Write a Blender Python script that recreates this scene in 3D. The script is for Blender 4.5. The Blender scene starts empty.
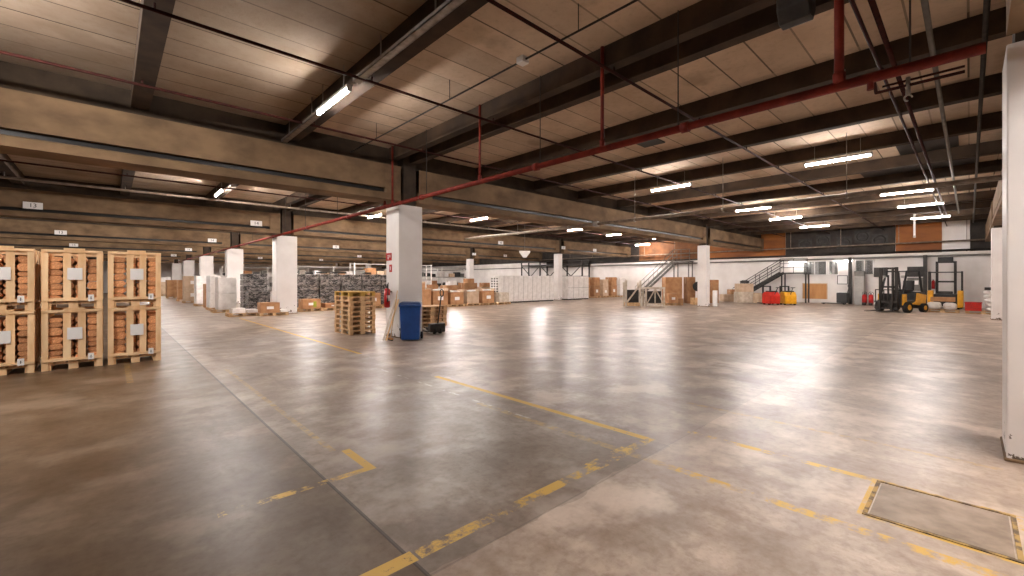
import bpy, bmesh, math, random
from mathutils import Vector, Matrix
random.seed(7)
C = bpy.context.scene.collection
PI = math.pi
# World axes follow the building: X across the bays, Y along the column rows, Z up.
# ------------------------------------------------------------ camera
YAW = math.radians(43.15)
cam_d = bpy.data.cameras.new('camera'); cam = bpy.data.objects.new('camera', cam_d); C.objects.link(cam)
cam.location = (0, 0, 1.65); cam.rotation_euler = (PI/2, 0, -YAW)
cam_d.sensor_width = 36; cam_d.lens = 36*429/1024; cam_d.shift_y = -8/1024
cam_d.clip_start = 0.05; cam_d.clip_end = 300
bpy.context.scene.camera = cam
# ------------------------------------------------------------ world, exposure, light levels
w = bpy.data.worlds.new('world'); bpy.context.scene.world = w; w.use_nodes = True
w.node_tree.nodes['Background'].inputs[0].default_value = (0.9, 0.8, 0.7, 1)
w.node_tree.nodes['Background'].inputs[1].default_value = 0.02
vs = bpy.context.scene.view_settings
vs.view_transform = 'Standard'; vs.look = 'None'; vs.gamma = 1; vs.use_curve_mapping = False
vs.exposure = 2.62
TUBE = 95.0          # emission of a lit tube
TUBE_COL = (1.0, 0.94, 0.90)
# ------------------------------------------------------------ helpers
F = 429.0; CO, SI = math.cos(YAW), math.sin(YAW)
def fp(px, py):
    """floor point seen at a pixel, in building coordinates"""
    Z = F*1.65/(py-280); X = (px-512)/F*Z
    return (CO*X+SI*Z, -SI*X+CO*Z)
def at_u(px, u, dv=0):
    """point in the plane X = u that stands at image column px"""
    r = (px-512)/F; Z = u/(CO*r+SI); return (u, Z*(CO-SI*r)+dv)
def lin(c):
    return tuple(((x/255)/12.92 if x/255 <= 0.04045 else ((x/255+0.055)/1.055)**2.4) for x in c)
class N:
    def __init__(s, name):
        s.m = bpy.data.materials.new(name); s.m.use_nodes = True
        s.t = s.m.node_tree; s.b = s.t.nodes['Principled BSDF']
    def n(s, typ, **k):
        o = s.t.nodes.new(typ)
        for a, v in k.items(): setattr(o, a, v)
        return o
    def l(s, a, b): s.t.links.new(a, b)
    def coord(s, kind='Object', scale=(1,1,1)):
        tc = s.n('ShaderNodeTexCoord'); mp = s.n('ShaderNodeMapping'); mp.inputs['Scale'].default_value = scale
        s.l(tc.outputs[kind], mp.inputs[0]); return mp.outputs[0]
    def noise(s, scale, detail=3, vec=None, rough=.55):
        o = s.n('ShaderNodeTexNoise'); o.inputs['Scale'].default_value = scale; o.inputs['Detail'].default_value = detail
        o.inputs['Roughness'].default_value = rough
        if vec is not None: s.l(vec, o.inputs['Vector'])
        return o.outputs['Fac']
    def ramp(s, fac, a, b, ca=(0,0,0), cb=(1,1,1)):
        o = s.n('ShaderNodeValToRGB'); e = o.color_ramp.elements
        e[0].position = a; e[1].position = b; e[0].color = (*ca, 1); e[1].color = (*cb, 1)
        s.l(fac, o.inputs[0]); return o.outputs[0]
    def mix(s, fac, a, b, mode='MIX'):
        o = s.n('ShaderNodeMix', data_type='RGBA', blend_type=mode)
        for sock, v in ((o.inputs[0], fac), (o.inputs[6], a), (o.inputs[7], b)):
            if isinstance(v, (int, float)): sock.default_value = v
            elif isinstance(v, tuple): sock.default_value = (*v, 1)
            else: s.l(v, sock)
        return o.outputs[2]
    def math(s, op, a, b=None, c=None, clamp=False):
        o = s.n('ShaderNodeMath', operation=op, use_clamp=clamp)
        for i, v in enumerate((a, b, c)):
            if v is None: continue
            if isinstance(v, (int, float)): o.inputs[i].default_value = v
            else: s.l(v, o.inputs[i])
        return o.outputs[0]
    def bump(s, h, st=.3, dist=.02):
        o = s.n('ShaderNodeBump'); o.inputs['Strength'].default_value = st; o.inputs['Distance'].default_value = dist
        s.l(h, o.inputs['Height']); s.l(o.outputs[0], s.b.inputs['Normal'])
MATS = {}
def mat(name, c1, c2=None, scale=6, rough=.7, metal=0, stretch=(1,1,1), bump=0, detail=4, lo=.35, hi=.65, spec=.5, vary=0):
    if name in MATS: return MATS[name]
    q = N(name); c1 = lin(c1); c2 = lin(c2) if c2 else tuple(x*.8 for x in c1)
    v = q.coord('Object', stretch); f = q.noise(scale, detail, v)
    col = q.ramp(f, lo, hi, c2, c1)
    if vary:
        oi = q.n('ShaderNodeObjectInfo'); r = q.math('MULTIPLY_ADD', oi.outputs['Random'], vary, 1-vary/2)
        hs = q.n('ShaderNodeHueSaturation'); q.l(r, hs.inputs['Value']); q.l(col, hs.inputs['Color']); col = hs.outputs[0]
    q.l(col, q.b.inputs['Base Color'])
    q.b.inputs['Roughness'].default_value = rough; q.b.inputs['Metallic'].default_value = metal
    q.b.inputs['Specular IOR Level'].default_value = spec
    if bump: q.bump(f, bump)
    MATS[name] = q.m; return q.m
class MB:
    """collects solids and links them as one mesh object"""
    def __init__(s): s.bm = bmesh.new()
    def box(s, x0, x1, y0, y1, z0, z1, bev=0, M=None):
        b = bmesh.new(); bmesh.ops.create_cube(b, size=1)
        sx, sy, sz = x1-x0, y1-y0, z1-z0
        for v in b.verts: v.co = Vector(((v.co.x+.5)*sx+x0, (v.co.y+.5)*sy+y0, (v.co.z+.5)*sz+z0))
        if bev: bmesh.ops.bevel(b, geom=b.edges[:], offset=bev, segments=2, affect='EDGES', profile=.5)
        return s._add(b, M)
    def _add(s, b, M=None):
        if M is not None: bmesh.ops.transform(b, matrix=M, verts=b.verts[:])
        me = bpy.data.meshes.new('t'); b.to_mesh(me); b.free(); s.bm.from_mesh(me); bpy.data.meshes.remove(me); return s
    def bar(s, p, q, w, h=None, up=(0,0,1)):
        """square bar from p to q"""
        p, q = Vector(p), Vector(q); d = (q-p); L = d.length; d.normalize(); up = Vector(up)
        if abs(d.dot(up)) > .99: up = Vector((1,0,0))
        x = d.cross(up).normalized(); y = x.cross(d)
        M = Matrix((( x.x, d.x, y.x, p.x),(x.y, d.y, y.y, p.y),(x.z, d.z, y.z, p.z),(0,0,0,1)))
        h = h or w
        return s.box(-w/2, w/2, 0, L, -h/2, h/2, 0, M)
    def tube(s, p, q, r, n=10, r2=None):
        p, q = Vector(p), Vector(q); d = q-p; L = d.length
        b = bmesh.new(); bmesh.ops.create_cone(b, cap_ends=True, segments=n, radius1=r, radius2=r if r2 is None else r2, depth=L)
        M = Matrix.Translation((p+q)/2) @ d.to_track_quat('Z', 'Y').to_matrix().to_4x4()
        for f in b.faces: f.smooth = len(f.verts) == 4
        return s._add(b, M)
    def path(s, pts, r, n=8):
        for a, b in zip(pts, pts[1:]): s.tube(a, b, r, n)
        for a in pts[1:-1]: s.ball(a, r, n)
        return s
    def ball(s, c, r, n=8, sc=(1,1,1)):
        b = bmesh.new(); bmesh.ops.create_uvsphere(b, u_segments=n, v_segments=max(4, n//2), radius=r)
        for f in b.faces: f.smooth = True
        return s._add(b, Matrix.Translation(c) @ Matrix.Diagonal((*sc, 1)))
    def torus(s, c, R, r, axis='Z', n=20, m=6, a0=0, a1=2*PI):
        pts = []
        for i in range(n+1):
            a = a0+(a1-a0)*i/n
            e = {'Z': (R*math.cos(a), R*math.sin(a), 0), 'Y': (R*math.cos(a), 0, R*math.sin(a)), 'X': (0, R*math.cos(a), R*math.sin(a))}[axis]
            pts.append(Vector(c)+Vector(e))
        for a, b in zip(pts, pts[1:]): s.tube(a, b, r, m)
        return s
    def prism(s, prof, y0, y1, plane='XZ', bev=0, M=None):
        """profile polygon extruded: XZ profile along Y, or YZ profile along X, or XY along Z"""
        b = bmesh.new()
        def P(a, c, t): return {'XZ': (a, t, c), 'YZ': (t, a, c), 'XY': (a, c, t)}[plane]
        va = [b.verts.new(P(a, c, y0)) for a, c in prof]; vb = [b.verts.new(P(a, c, y1)) for a, c in prof]
        b.faces.new(va); b.faces.new(vb[::-1]); n = len(prof)
        for i in range(n): b.faces.new((va[i], vb[i], vb[(i+1)%n], va[(i+1)%n]))
        bmesh.ops.recalc_face_normals(b, faces=b.faces[:])
        if bev: bmesh.ops.bevel(b, geom=b.edges[:], offset=bev, segments=2, affect='EDGES', profile=.5)
        return s._add(b, M)
    def build(s, name, m, parent=None):
        me = bpy.data.meshes.new(name); s.bm.to_mesh(me); s.bm.free()
        me.materials.append(m)
        o = bpy.data.objects.new(name, me); C.objects.link(o)
        if parent is not None: o.parent = parent
        return o
def tag(o, label=None, cat=None, group=None, kind=None):
    if label: o['label'] = label
    if cat: o['category'] = cat
    if group: o['group'] = group
    if kind: o['kind'] = kind
    return o
def empty(name, label, cat, loc=(0,0,0), rz=0, group=None):
    o = bpy.data.objects.new(name, None); C.objects.link(o); o.empty_display_size = .1
    o.location = loc; o.rotation_euler = (0, 0, rz); return tag(o, label, cat, group)
def each(name, m, parent, specs):
    """several alike pieces, each a mesh of its own; spec = ('tube', p, q, r, n) or ('box', x0..z1)"""
    for sp in specs: getattr(MB(), sp[0])(*sp[1:]).build(name, m, parent)
def struct(name, mb, m): return tag(mb.build(name, m), kind='structure')
def dup(root, loc, rz=0, label=None, group=None):
    r = root.copy(); C.objects.link(r); r.location = loc; r.rotation_euler = (0, 0, rz)
    if label: r['label'] = label
    if group: r['group'] = group
    for ch in list(root.children):
        c = ch.copy(); C.objects.link(c); c.parent = r
        for g in list(ch.children):
            d = g.copy(); C.objects.link(d); d.parent = c
    return r
def text(body, size, m, parent, M, name='number', ext=.003):
    cu = bpy.data.curves.new(name, 'FONT'); cu.body = body; cu.size = size; cu.extrude = ext; cu.align_x = 'CENTER'; cu.align_y = 'CENTER'
    t = bpy.data.objects.new('t', cu); C.objects.link(t)
    dg = bpy.context.evaluated_depsgraph_get(); me = bpy.data.meshes.new_from_object(t.evaluated_get(dg))
    bpy.data.objects.remove(t); me.transform(M); me.materials.clear(); me.materials.append(m)
    o = bpy.data.objects.new(name, me); C.objects.link(o); o.parent = parent; return o
# ------------------------------------------------------------ materials
def floor_material():
    q = N('polished_concrete'); v = q.coord('Object'); sep = q.n('ShaderNodeSeparateXYZ'); q.l(v, sep.inputs[0]); X, Y = sep.outputs[0], sep.outputs[1]
    big = q.noise(.35, 4, v); mid = q.noise(1.6, 6, v, .65); fine = q.noise(14, 5, v, .7)
    vs_ = q.coord('Object', (1.5, .5, 1)); streak = q.noise(1.1, 6, vs_, .7)
    base = q.ramp(mid, .3, .72, lin((124, 107, 94)), lin((184, 168, 154)))
    base = q.mix(q.ramp(big, .38, .62), base, lin((140, 123, 108)), 'MIX')
    base = q.mix(.55, base, q.ramp(mid, .3, .7, lin((116, 97, 82)), lin((186, 170, 156))))
    base = q.mix(q.math('MULTIPLY', q.ramp(streak, .54, .66), .6), base, lin((116, 96, 80)))
    base = q.mix(q.math('MULTIPLY', q.ramp(fine, .46, .66), .4), base, lin((110, 88, 70)))
    # pale dusty patches
    pale = q.noise(.8, 5, q.coord('Object', (1, 1, 3)), .6)
    base = q.mix(q.math('MULTIPLY', q.ramp(pale, .52, .62), .45), base, lin((204, 188, 174)))
    def band(a, c, wd): return q.math('COMPARE', a, c, wd/2)
    def rect(u0, u1, v0, v1):
        return q.math('MULTIPLY', band(X, (u0+u1)/2, u1-u0), band(Y, (v0+v1)/2, v1-v0))
    def total(rs):
        t = None
        for r in rs:
            m = rect(*r); t = m if t is None else q.math('MAXIMUM', t, m)
        return t
    # saw joints in the slab
    jt = q.math('MAXIMUM', total([(1.285, 1.31, -13, 75)]), q.math('MULTIPLY', total([(7.2, 7.215, -13, 75), (-4.6, -4.585, -13, 75), (-9, 5, 2.05, 2.065), (-9, 37, 14, 14.012)]), .4))
    base = q.mix(q.math('MULTIPLY', jt, .75), base, lin((58, 50, 44)))
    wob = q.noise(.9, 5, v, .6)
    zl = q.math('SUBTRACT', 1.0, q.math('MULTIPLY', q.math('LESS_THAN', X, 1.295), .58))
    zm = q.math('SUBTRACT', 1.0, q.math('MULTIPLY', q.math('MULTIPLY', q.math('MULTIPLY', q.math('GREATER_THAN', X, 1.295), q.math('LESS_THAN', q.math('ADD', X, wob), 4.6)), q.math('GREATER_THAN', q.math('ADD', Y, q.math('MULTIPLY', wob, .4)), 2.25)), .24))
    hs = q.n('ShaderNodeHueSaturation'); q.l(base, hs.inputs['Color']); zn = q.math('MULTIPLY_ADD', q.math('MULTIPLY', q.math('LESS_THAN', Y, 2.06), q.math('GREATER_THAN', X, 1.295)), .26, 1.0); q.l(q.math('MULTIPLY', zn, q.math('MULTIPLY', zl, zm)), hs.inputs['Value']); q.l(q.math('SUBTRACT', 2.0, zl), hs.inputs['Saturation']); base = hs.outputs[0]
    wear = q.noise(9, 6, v, .75); wear2 = q.noise(2.2, 3, v, .6)
    strong = q.ramp(q.math('ADD', q.math('MULTIPLY', wear, .6), q.math('MULTIPLY', wear2, .4)), .40, .47, (1,1,1), (1,1,1))
    solid = q.ramp(wear, .34, .42)
    broken = q.ramp(q.math('ADD', q.math('MULTIPLY', wear, .5), q.math('MULTIPLY', wear2, .5)), .47, .54)
    faint = q.math('MULTIPLY', q.ramp(wear, .42, .60), .45)
    ln = lambda rs, w_: q.math('MULTIPLY', total(rs), w_)
    A = ln([(4.03, 4.12, 2.3, 6.25), (4.04, 4.13, 9.3, 21.5), (1.63, 1.71, 3.57, 4.15), (.55, 1.33, 2.22, 2.33)], solid)
    B = ln([(3.84, 3.89, -.26, .55), (4.59, 4.64, -.26, .55), (3.84, 4.64, .5, .55), (3.84, 4.64, -.25, -.2), (1.35, 4.12, 2.22, 2.32), (.55, 1.71, 3.56, 3.64), (3.56, 3.66, -.8, 1.75), (4.56, 4.64, .5, 2.1), (3.1, 3.7, 2.2, 2.36)], broken)
    D = ln([(1.54, 1.6, 4.2, 9.4), (5.62, 5.7, -.2, 2.6), (3.56, 3.66, 1.2, 4.5), (.2, .28, 9.2, 40), (6.9, 6.98, 14, 40)], faint)
    yel = q.math('MAXIMUM', A, q.math('MAXIMUM', B, D))
    base = q.mix(yel, base, lin((202, 162, 76)))
    dash = q.math('MULTIPLY', q.math('MULTIPLY', band(X, 3.65, .035), q.math('LESS_THAN', q.math('FRACT', q.math('MULTIPLY', Y, 1.4)), .55)), band(Y, 5.6, 4.2))
    base = q.mix(q.math('MULTIPLY', dash, q.math('MULTIPLY', broken, .7)), base, lin((200, 192, 184)))
    q.l(base, q.b.inputs['Base Color'])
    r = q.math('MULTIPLY_ADD', q.noise(2.6, 5, v, .6), .24, .24)
    r = q.math('ADD', r, q.math('MULTIPLY', yel, .12)); q.l(r, q.b.inputs['Roughness'])
    q.b.inputs['Specular IOR Level'].default_value = .3
    q.b.inputs['Coat Weight'].default_value = .0; q.b.inputs['Coat Roughness'].default_value = .2
    q.bump(q.math('SUBTRACT', q.noise(5, 6, v, .6), q.math('MULTIPLY', jt, .6)), .10, .012)
    return q.m
def plank_material():
    q = N('ceiling_planks'); v = q.coord('Object'); sep = q.n('ShaderNodeSeparateXYZ'); q.l(v, sep.inputs[0]); X, Y = sep.outputs[0], sep.outputs[1]
    row = q.math('FLOOR', q.math('DIVIDE', Y, .6)); bay = q.math('FLOOR', q.math('DIVIDE', q.math('ADD', X, 2.5), 2.8))
    cmb = q.n('ShaderNodeCombineXYZ'); q.l(row, cmb.inputs[0]); q.l(bay, cmb.inputs[1])
    wn = q.n('ShaderNodeTexWhiteNoise', noise_dimensions='2D'); q.l(cmb.outputs[0], wn.inputs['Vector'])
    st = q.noise(1.0, 5, v, .55); fine = q.noise(9, 5, v, .7)
    base = q.ramp(st, .3, .7, lin((192, 166, 140)), lin((220, 198, 174)))
    bay_tone = q.math('MULTIPLY_ADD', q.math('GREATER_THAN', X, 3.2), .36, .64)  # darker plank tone on the low X side
    hs = q.n('ShaderNodeHueSaturation'); q.l(base, hs.inputs['Color']); q.l(q.math('MULTIPLY', bay_tone, q.math('MULTIPLY_ADD', wn.outputs['Value'], .24, .88)), hs.inputs['Value'])
    base = q.mix(q.math('MULTIPLY', q.ramp(fine, .5, .8), .3), hs.outputs[0], lin((126, 100, 76)))
    stain = q.noise(.7, 4, v, .5); base = q.mix(q.math('MULTIPLY', q.ramp(stain, .6, .7), .35), base, lin((104, 84, 56)))
    fr = q.math('FRACT', q.math('DIVIDE', Y, .6)); j = q.math('LESS_THAN', fr, .045)
    base = q.mix(q.math('MULTIPLY', j, q.math('MULTIPLY_ADD', wn.outputs['Value'], .6, .3)), base, lin((46, 34, 26)))
    q.l(base, q.b.inputs['Base Color']); q.b.inputs['Roughness'].default_value = .9
    q.bump(q.math('SUBTRACT', fine, j), .35, .02); return q.m
def paint_column():
    q = N('white_column_paint'); v = q.coord('Object'); sep = q.n('ShaderNodeSeparateXYZ'); q.l(v, sep.inputs[0])
    n = q.noise(5, 6, v, .7); n2 = q.noise(1.1, 4, v)
    base = q.ramp(n2, .3, .7, lin((222, 215, 211)), lin((236, 231, 228)))
    low = q.math('SUBTRACT', 1.0, q.math('DIVIDE', sep.outputs[2], .9), None, True)
    m = q.math('GREATER_THAN', q.math('ADD', q.math('MULTIPLY', low, .26), n), .79)
    base = q.mix(m, base, lin((104, 88, 76)))
    q.l(base, q.b.inputs['Base Color']); q.b.inputs['Roughness'].default_value = .55
    q.bump(q.noise(26, 4, v), .08, .01); return q.m
def black_wrap():
    q = N('black_wrapped_goods'); v = q.coord('Object', (1, 1, 2.2)); n = q.noise(9, 8, v, .8); n2 = q.noise(3, 3, v)
    c = q.ramp(q.math('ADD', q.math('MULTIPLY', n, .75), q.math('MULTIPLY', n2, .25)), .47, .60, lin((24, 21, 20)), lin((176, 168, 164)))  # pale speckle paints the white glare of the wrap into its colour
    q.l(c, q.b.inputs['Base Color']); q.b.inputs['Roughness'].default_value = .28; q.bump(n, .8, .04); return q.m
M_floor = floor_material(); M_plank = plank_material(); M_col = paint_column(); M_bwrap = black_wrap()
M_beam = mat('beam_concrete', (132, 106, 78), (98, 77, 55), 1.4, .9, bump=.25, detail=8, stretch=(1, 1, 1.6))
M_beamd = mat('grimy_shaded_concrete', (74, 60, 46), (52, 41, 31), 2, .95, bump=.2)  # grime plus the ledge shadow, both put into the colour
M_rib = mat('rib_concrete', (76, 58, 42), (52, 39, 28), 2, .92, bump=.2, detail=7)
M_wall = mat('white_wall', (234, 228, 224), (218, 210, 205), .8, .8)
M_walld = mat('dark_wall', (62, 54, 48), (40, 34, 30), 1.5, .85)
M_wood = mat('crate_pine', (246, 214, 170), (226, 182, 132), 5, .72, stretch=(1, 1, .25), bump=.2, vary=.25)
M_wood2 = mat('pallet_pine', (214, 178, 134), (172, 132, 90), 6, .75, bump=.2, vary=.3)
M_woodw = mat('pale_painted_timber', (214, 202, 188), (186, 170, 150), 5, .7)
M_log = mat('split_log', (236, 176, 124), (190, 124, 78), 7, .8, stretch=(1, .25, 1), bump=.5, vary=.5)
M_card = mat('cardboard', (184, 138, 98), (160, 114, 76), 3, .8, vary=.3)
M_cardl = mat('pale_cardboard', (208, 182, 156), (186, 158, 130), 3, .8, vary=.15)
M_wwrap = mat('white_wrapped_goods', (238, 233, 229), (216, 209, 204), 4, .45, bump=.3, detail=6)
M_paper = mat('white_paper', (244, 241, 239), (236, 232, 228), 3, .7)
M_red = mat('red_pipe_paint', (126, 42, 28), (98, 29, 19), 6, .6, spec=.25, bump=.05)
M_redd = mat('dark_red_pipe', (64, 26, 20), (44, 18, 14), 6, .75, spec=.15)
M_fire = mat('fire_red', (196, 26, 22), (160, 16, 16), 4, .3)
M_steel = mat('galvanised_steel', (168, 160, 152), (132, 124, 116), 8, .4, metal=.7)
M_pipe = mat('pale_insulated_pipe', (150, 132, 116), (112, 96, 82), 5, .55)
M_dark = mat('dark_steel', (58, 52, 48), (38, 34, 31), 6, .5, metal=.3)
M_black = mat('black_plastic', (30, 28, 27), (20, 19, 18), 6, .45)
M_rub = mat('black_rubber', (26, 24, 23), (17, 16, 16), 8, .85)
M_blue = mat('blue_bin_plastic', (26, 74, 142), (20, 60, 122), 3, .38)
M_blued = mat('dark_blue_bin_lid', (20, 54, 104), (16, 44, 88), 3, .42)
M_yel = mat('yellow_vehicle_paint', (230, 168, 30), (204, 140, 20), 4, .4)
M_ora = mat('orange_wall_panel', (164, 98, 38), (122, 68, 26), 1.2, .7, stretch=(1, .3, 1))
M_brn = mat('brown_wall_panel', (132, 84, 46), (96, 58, 30), 1.2, .75)
M_vred = mat('red_vehicle_paint', (206, 44, 26), (176, 32, 20), 4, .4)
M_grey = mat('light_grey_sheet', (176, 172, 166), (158, 153, 147), 3, .5)
M_mgrey = mat('mid_grey_sheet', (120, 115, 109), (98, 94, 88), 3, .5)
M_dgrey = mat('dark_grey_fabric', (66, 62, 60), (46, 43, 42), 4, .8)
M_ply = mat('plywood', (206, 150, 92), (178, 120, 66), 2, .6, stretch=(1, 1, .2))
M_straw = mat('yellowed_pallet_pine', (188, 150, 66), (150, 112, 46), 6, .8)
def glow(name, c, s):
    q = N(name); q.b.inputs['Base Color'].default_value = (.8, .8, .8, 1)
    q.b.inputs['Emission Color'].default_value = (*c, 1); q.b.inputs['Emission Strength'].default_value = s
    MATS[name] = q.m; return q.m
M_tube = glow('lit_tube', TUBE_COL, TUBE); M_dim = glow('dimmed_lit_tube', TUBE_COL, TUBE*.42); M_strong = glow('boosted_lit_tube', TUBE_COL, TUBE*1.8); M_small = glow('small_lit_tube', TUBE_COL, TUBE*.12)  # dimmed and boosted tube strengths balance the light between bays
q = N('window_glass'); q.b.inputs['Base Color'].default_value = (.75, .76, .75, 1); q.b.inputs['Roughness'].default_value = .08
q.b.inputs['Transmission Weight'].default_value = .85; q.b.inputs['IOR'].default_value = 1.3; M_glass = q.m

# ------------------------------------------------------------ setting
HP, HB, HF = 5.37, 5.03, 3.9       # plank underside, rib underside, beam underside
U0, U1, V0, V1 = -30.0, 37.5, -13.5, 76.0
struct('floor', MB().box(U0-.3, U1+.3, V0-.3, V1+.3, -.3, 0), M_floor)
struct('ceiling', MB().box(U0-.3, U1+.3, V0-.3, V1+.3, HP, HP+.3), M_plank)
struct('wall_far', MB().box(U1, U1+.3, -1.6, V1, 0, HP), M_wall)
struct('wall_end', MB().box(U0, U1, V1, V1+.3, 0, HP), M_wall)
struct('wall_left', MB().box(U0-.3, U0, V0, V1, 0, HP), M_wall)
struct('wall_back', MB().box(U0, 8.3, V0-.3, V0, 0, HP), M_wall)
struct('wall_right', MB().box(8.0, U1, -1.6, -1.36, 0, HP), M_wall)
struct('wall_side', MB().box(8.0, 8.3, V0, -1.6, 0, HP), M_wall)
# upper band of the far wall, coloured cladding set above the ledge
tn = 0
def trim(mb, m):
    global tn; tn += 1
    return struct('trim_%d' % tn, mb, m)
band = [(-1.35, -.02, M_walld), (0, 1.15, M_wall), (1.17, 3.3, M_ora), (3.32, 9.55, M_walld), (9.57, 15.7, M_ora), (15.72, 21.9, M_brn), (21.92, 34, M_walld), (34.02, 75.9, M_walld)]
for a, b, m in band:
    trim(MB().box(U1-.06, U1, a, b, 3.75 if a > 34 else 3.38, HP), m)
trim(MB().box(U1-.35, U1, -1.35, 34, 3.2, 3.36), M_wall)
trim(MB().box(U1-.2, U1, -1.35, 75.9, 3.08, 3.18), M_mgrey)
for yy in (5.62, 1.9, 12.2, 21.0):
    if yy < 10: trim(MB().box(U1-.45, U1-.22, yy-.09, yy+.09, 0, 3.2), M_dark)
# main beams across the bays: flange, groove, web, recessed top
ROWV = [-12.3, -.59, 11.41, 23.2, 35.05, 46.9, 58.75, 70.6]
ROWU = [-13.6, 6.33, 27.0]
for v in ROWV:
    ends = [U0] + ROWU + [U1-.06]
    for i in range(len(ends)-1):
        a = ends[i] + (.3 if i else 0); b = ends[i+1] - (.3 if i < len(ends)-2 else 0)
        if v < -1.3 and a > 6: continue
        half = .36; v_ = v; v = -.98 if v == -.59 and a > 6 else v
        mb = MB()
        mb.prism([(v-half, HF), (v+half, HF), (v+half, HF+.17), (v+half-.06, HF+.2), (v-half+.06, HF+.2), (v-half, HF+.17)], a, b, 'YZ')
        mb.box(a, b, v-half+.02, v+half-.02, HF+.31, 4.87)
        mb.box(a, a+.45, v-half, v+half, HF+.17, 4.87); mb.box(b-.45, b, v-half, v+half, HF+.17, 4.87)
        trim(mb, M_beam); trim(MB().box(a+.45, b-.45, v-half+.13, v+half-.13, HF+.2, HF+.31), M_black)  # black strip paints the shadow inside the groove
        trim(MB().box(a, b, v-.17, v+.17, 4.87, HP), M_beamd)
        v = v_
# ribs along the column rows, one per bay
RIBS = [-24.7, -21.9, -19.1, -16.3, -13.8, -13.2, -10.9, -8.1, -5.3, -2.5, .3, 3.08, 5.74, 6.37, 8.88, 11.65, 14.3, 17.2, 20.0, 23.4, 26.6, 27.2, 29.8, 32.5, 35.1]
for v0, v1 in zip(ROWV, ROWV[1:]):
    for u in RIBS:
        if v1 < 0 and u > 7.8: continue
        trim(MB().box(u, u+(.28 if u < 4 else .2), (v0 if v0 != -.59 or u < 8 else -.98)+.2, v1-.2, HB, HP-.002), M_rib)
# black panels painting the dark of service openings in the planks
for (x0, x1, y0, y1) in ((9.95, 10.9, 5.6, 6.2), (1.9, 2.9, 3.0, 3.55), (17.5, 19.9, -.2, 2.6), (14.6, 17.1, .2, 1.4)):
    trim(MB().box(x0, x1, y0, y1, HP-.03, HP-.002), M_black)
# columns
def column(u, v, du, dv, label):
    t = empty('concrete_column', label, 'column', (u, v, 0))
    MB().box(-du/2, du/2, -dv/2, dv/2, 0, 3.8, .012).build('painted_shaft', M_col, t)
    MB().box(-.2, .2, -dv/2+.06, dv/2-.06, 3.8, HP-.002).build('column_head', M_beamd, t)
    MB().box(-du/2-.015, du/2+.015, -dv/2-.015, dv/2+.015, 0, .03, .01).build('base_kerb', M_beam, t)
    return t
column(6.35, -.62, .76, .78, 'huge white painted column filling the right edge of the photo, chipped at its base')
column(6.36, 11.45, .76, .76, 'white column with red extinguisher sign, behind the blue wheelie bin')
column(6.32, 23.2, .92, .78, 'white column left of the black wrapped pallets, second in the left row')
column(6.32, 35.05, .95, .78, 'white column rising behind the two stacked white boxes')
column(6.32, 46.9, .95, .78, 'distant white column, fourth in the left row behind beige cartons')
for k, v in enumerate((58.75, 70.6)):
    column(6.32, v, .95, .78, ['distant white column, fifth in the left row', 'farthest white column of the left row near the end wall'][k])
column(27.0, -.97, .7, .7, 'white column glimpsed behind the huge near column, beside the white sacks')
column(27.15, 11.4, .52, .55, 'slim white column right of the brown cartons and timber racks')
column(26.95, 23.2, .5, .5, 'slim white column between the tall white panel units')
column(26.95, 35.05, .55, .55, 'slim white column above the rows of opened cartons')
for k, v in enumerate((46.9, 58.75)):
    column(26.95, v, .6, .55, ['far slim white column, next behind the carton rows', 'farthest slim white column of the middle row'][k])

# hatch in the floor by the near column
t = empty('floor_hatch', 'square concrete floor hatch with yellow painted rim near the big column', 'floor hatch', (4.24, .15, 0))
mb = MB()
for a in ((-.37, .37, -.37, -.345), (-.37, .37, .345, .37), (-.37, -.345, -.345, .345), (.345, .37, -.345, .345)): mb.box(*a, 0, .006)
mb.build('rim', mat('hatch_steel', (168, 136, 76), (92, 72, 50), 9, .7, detail=8, lo=.42, hi=.55), t)
MB().box(-.335, .335, -.335, .335, 0, .004).build('cover', mat('hatch_concrete', (158, 138, 120), (120, 102, 86), 5, .5, detail=8), t)

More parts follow.
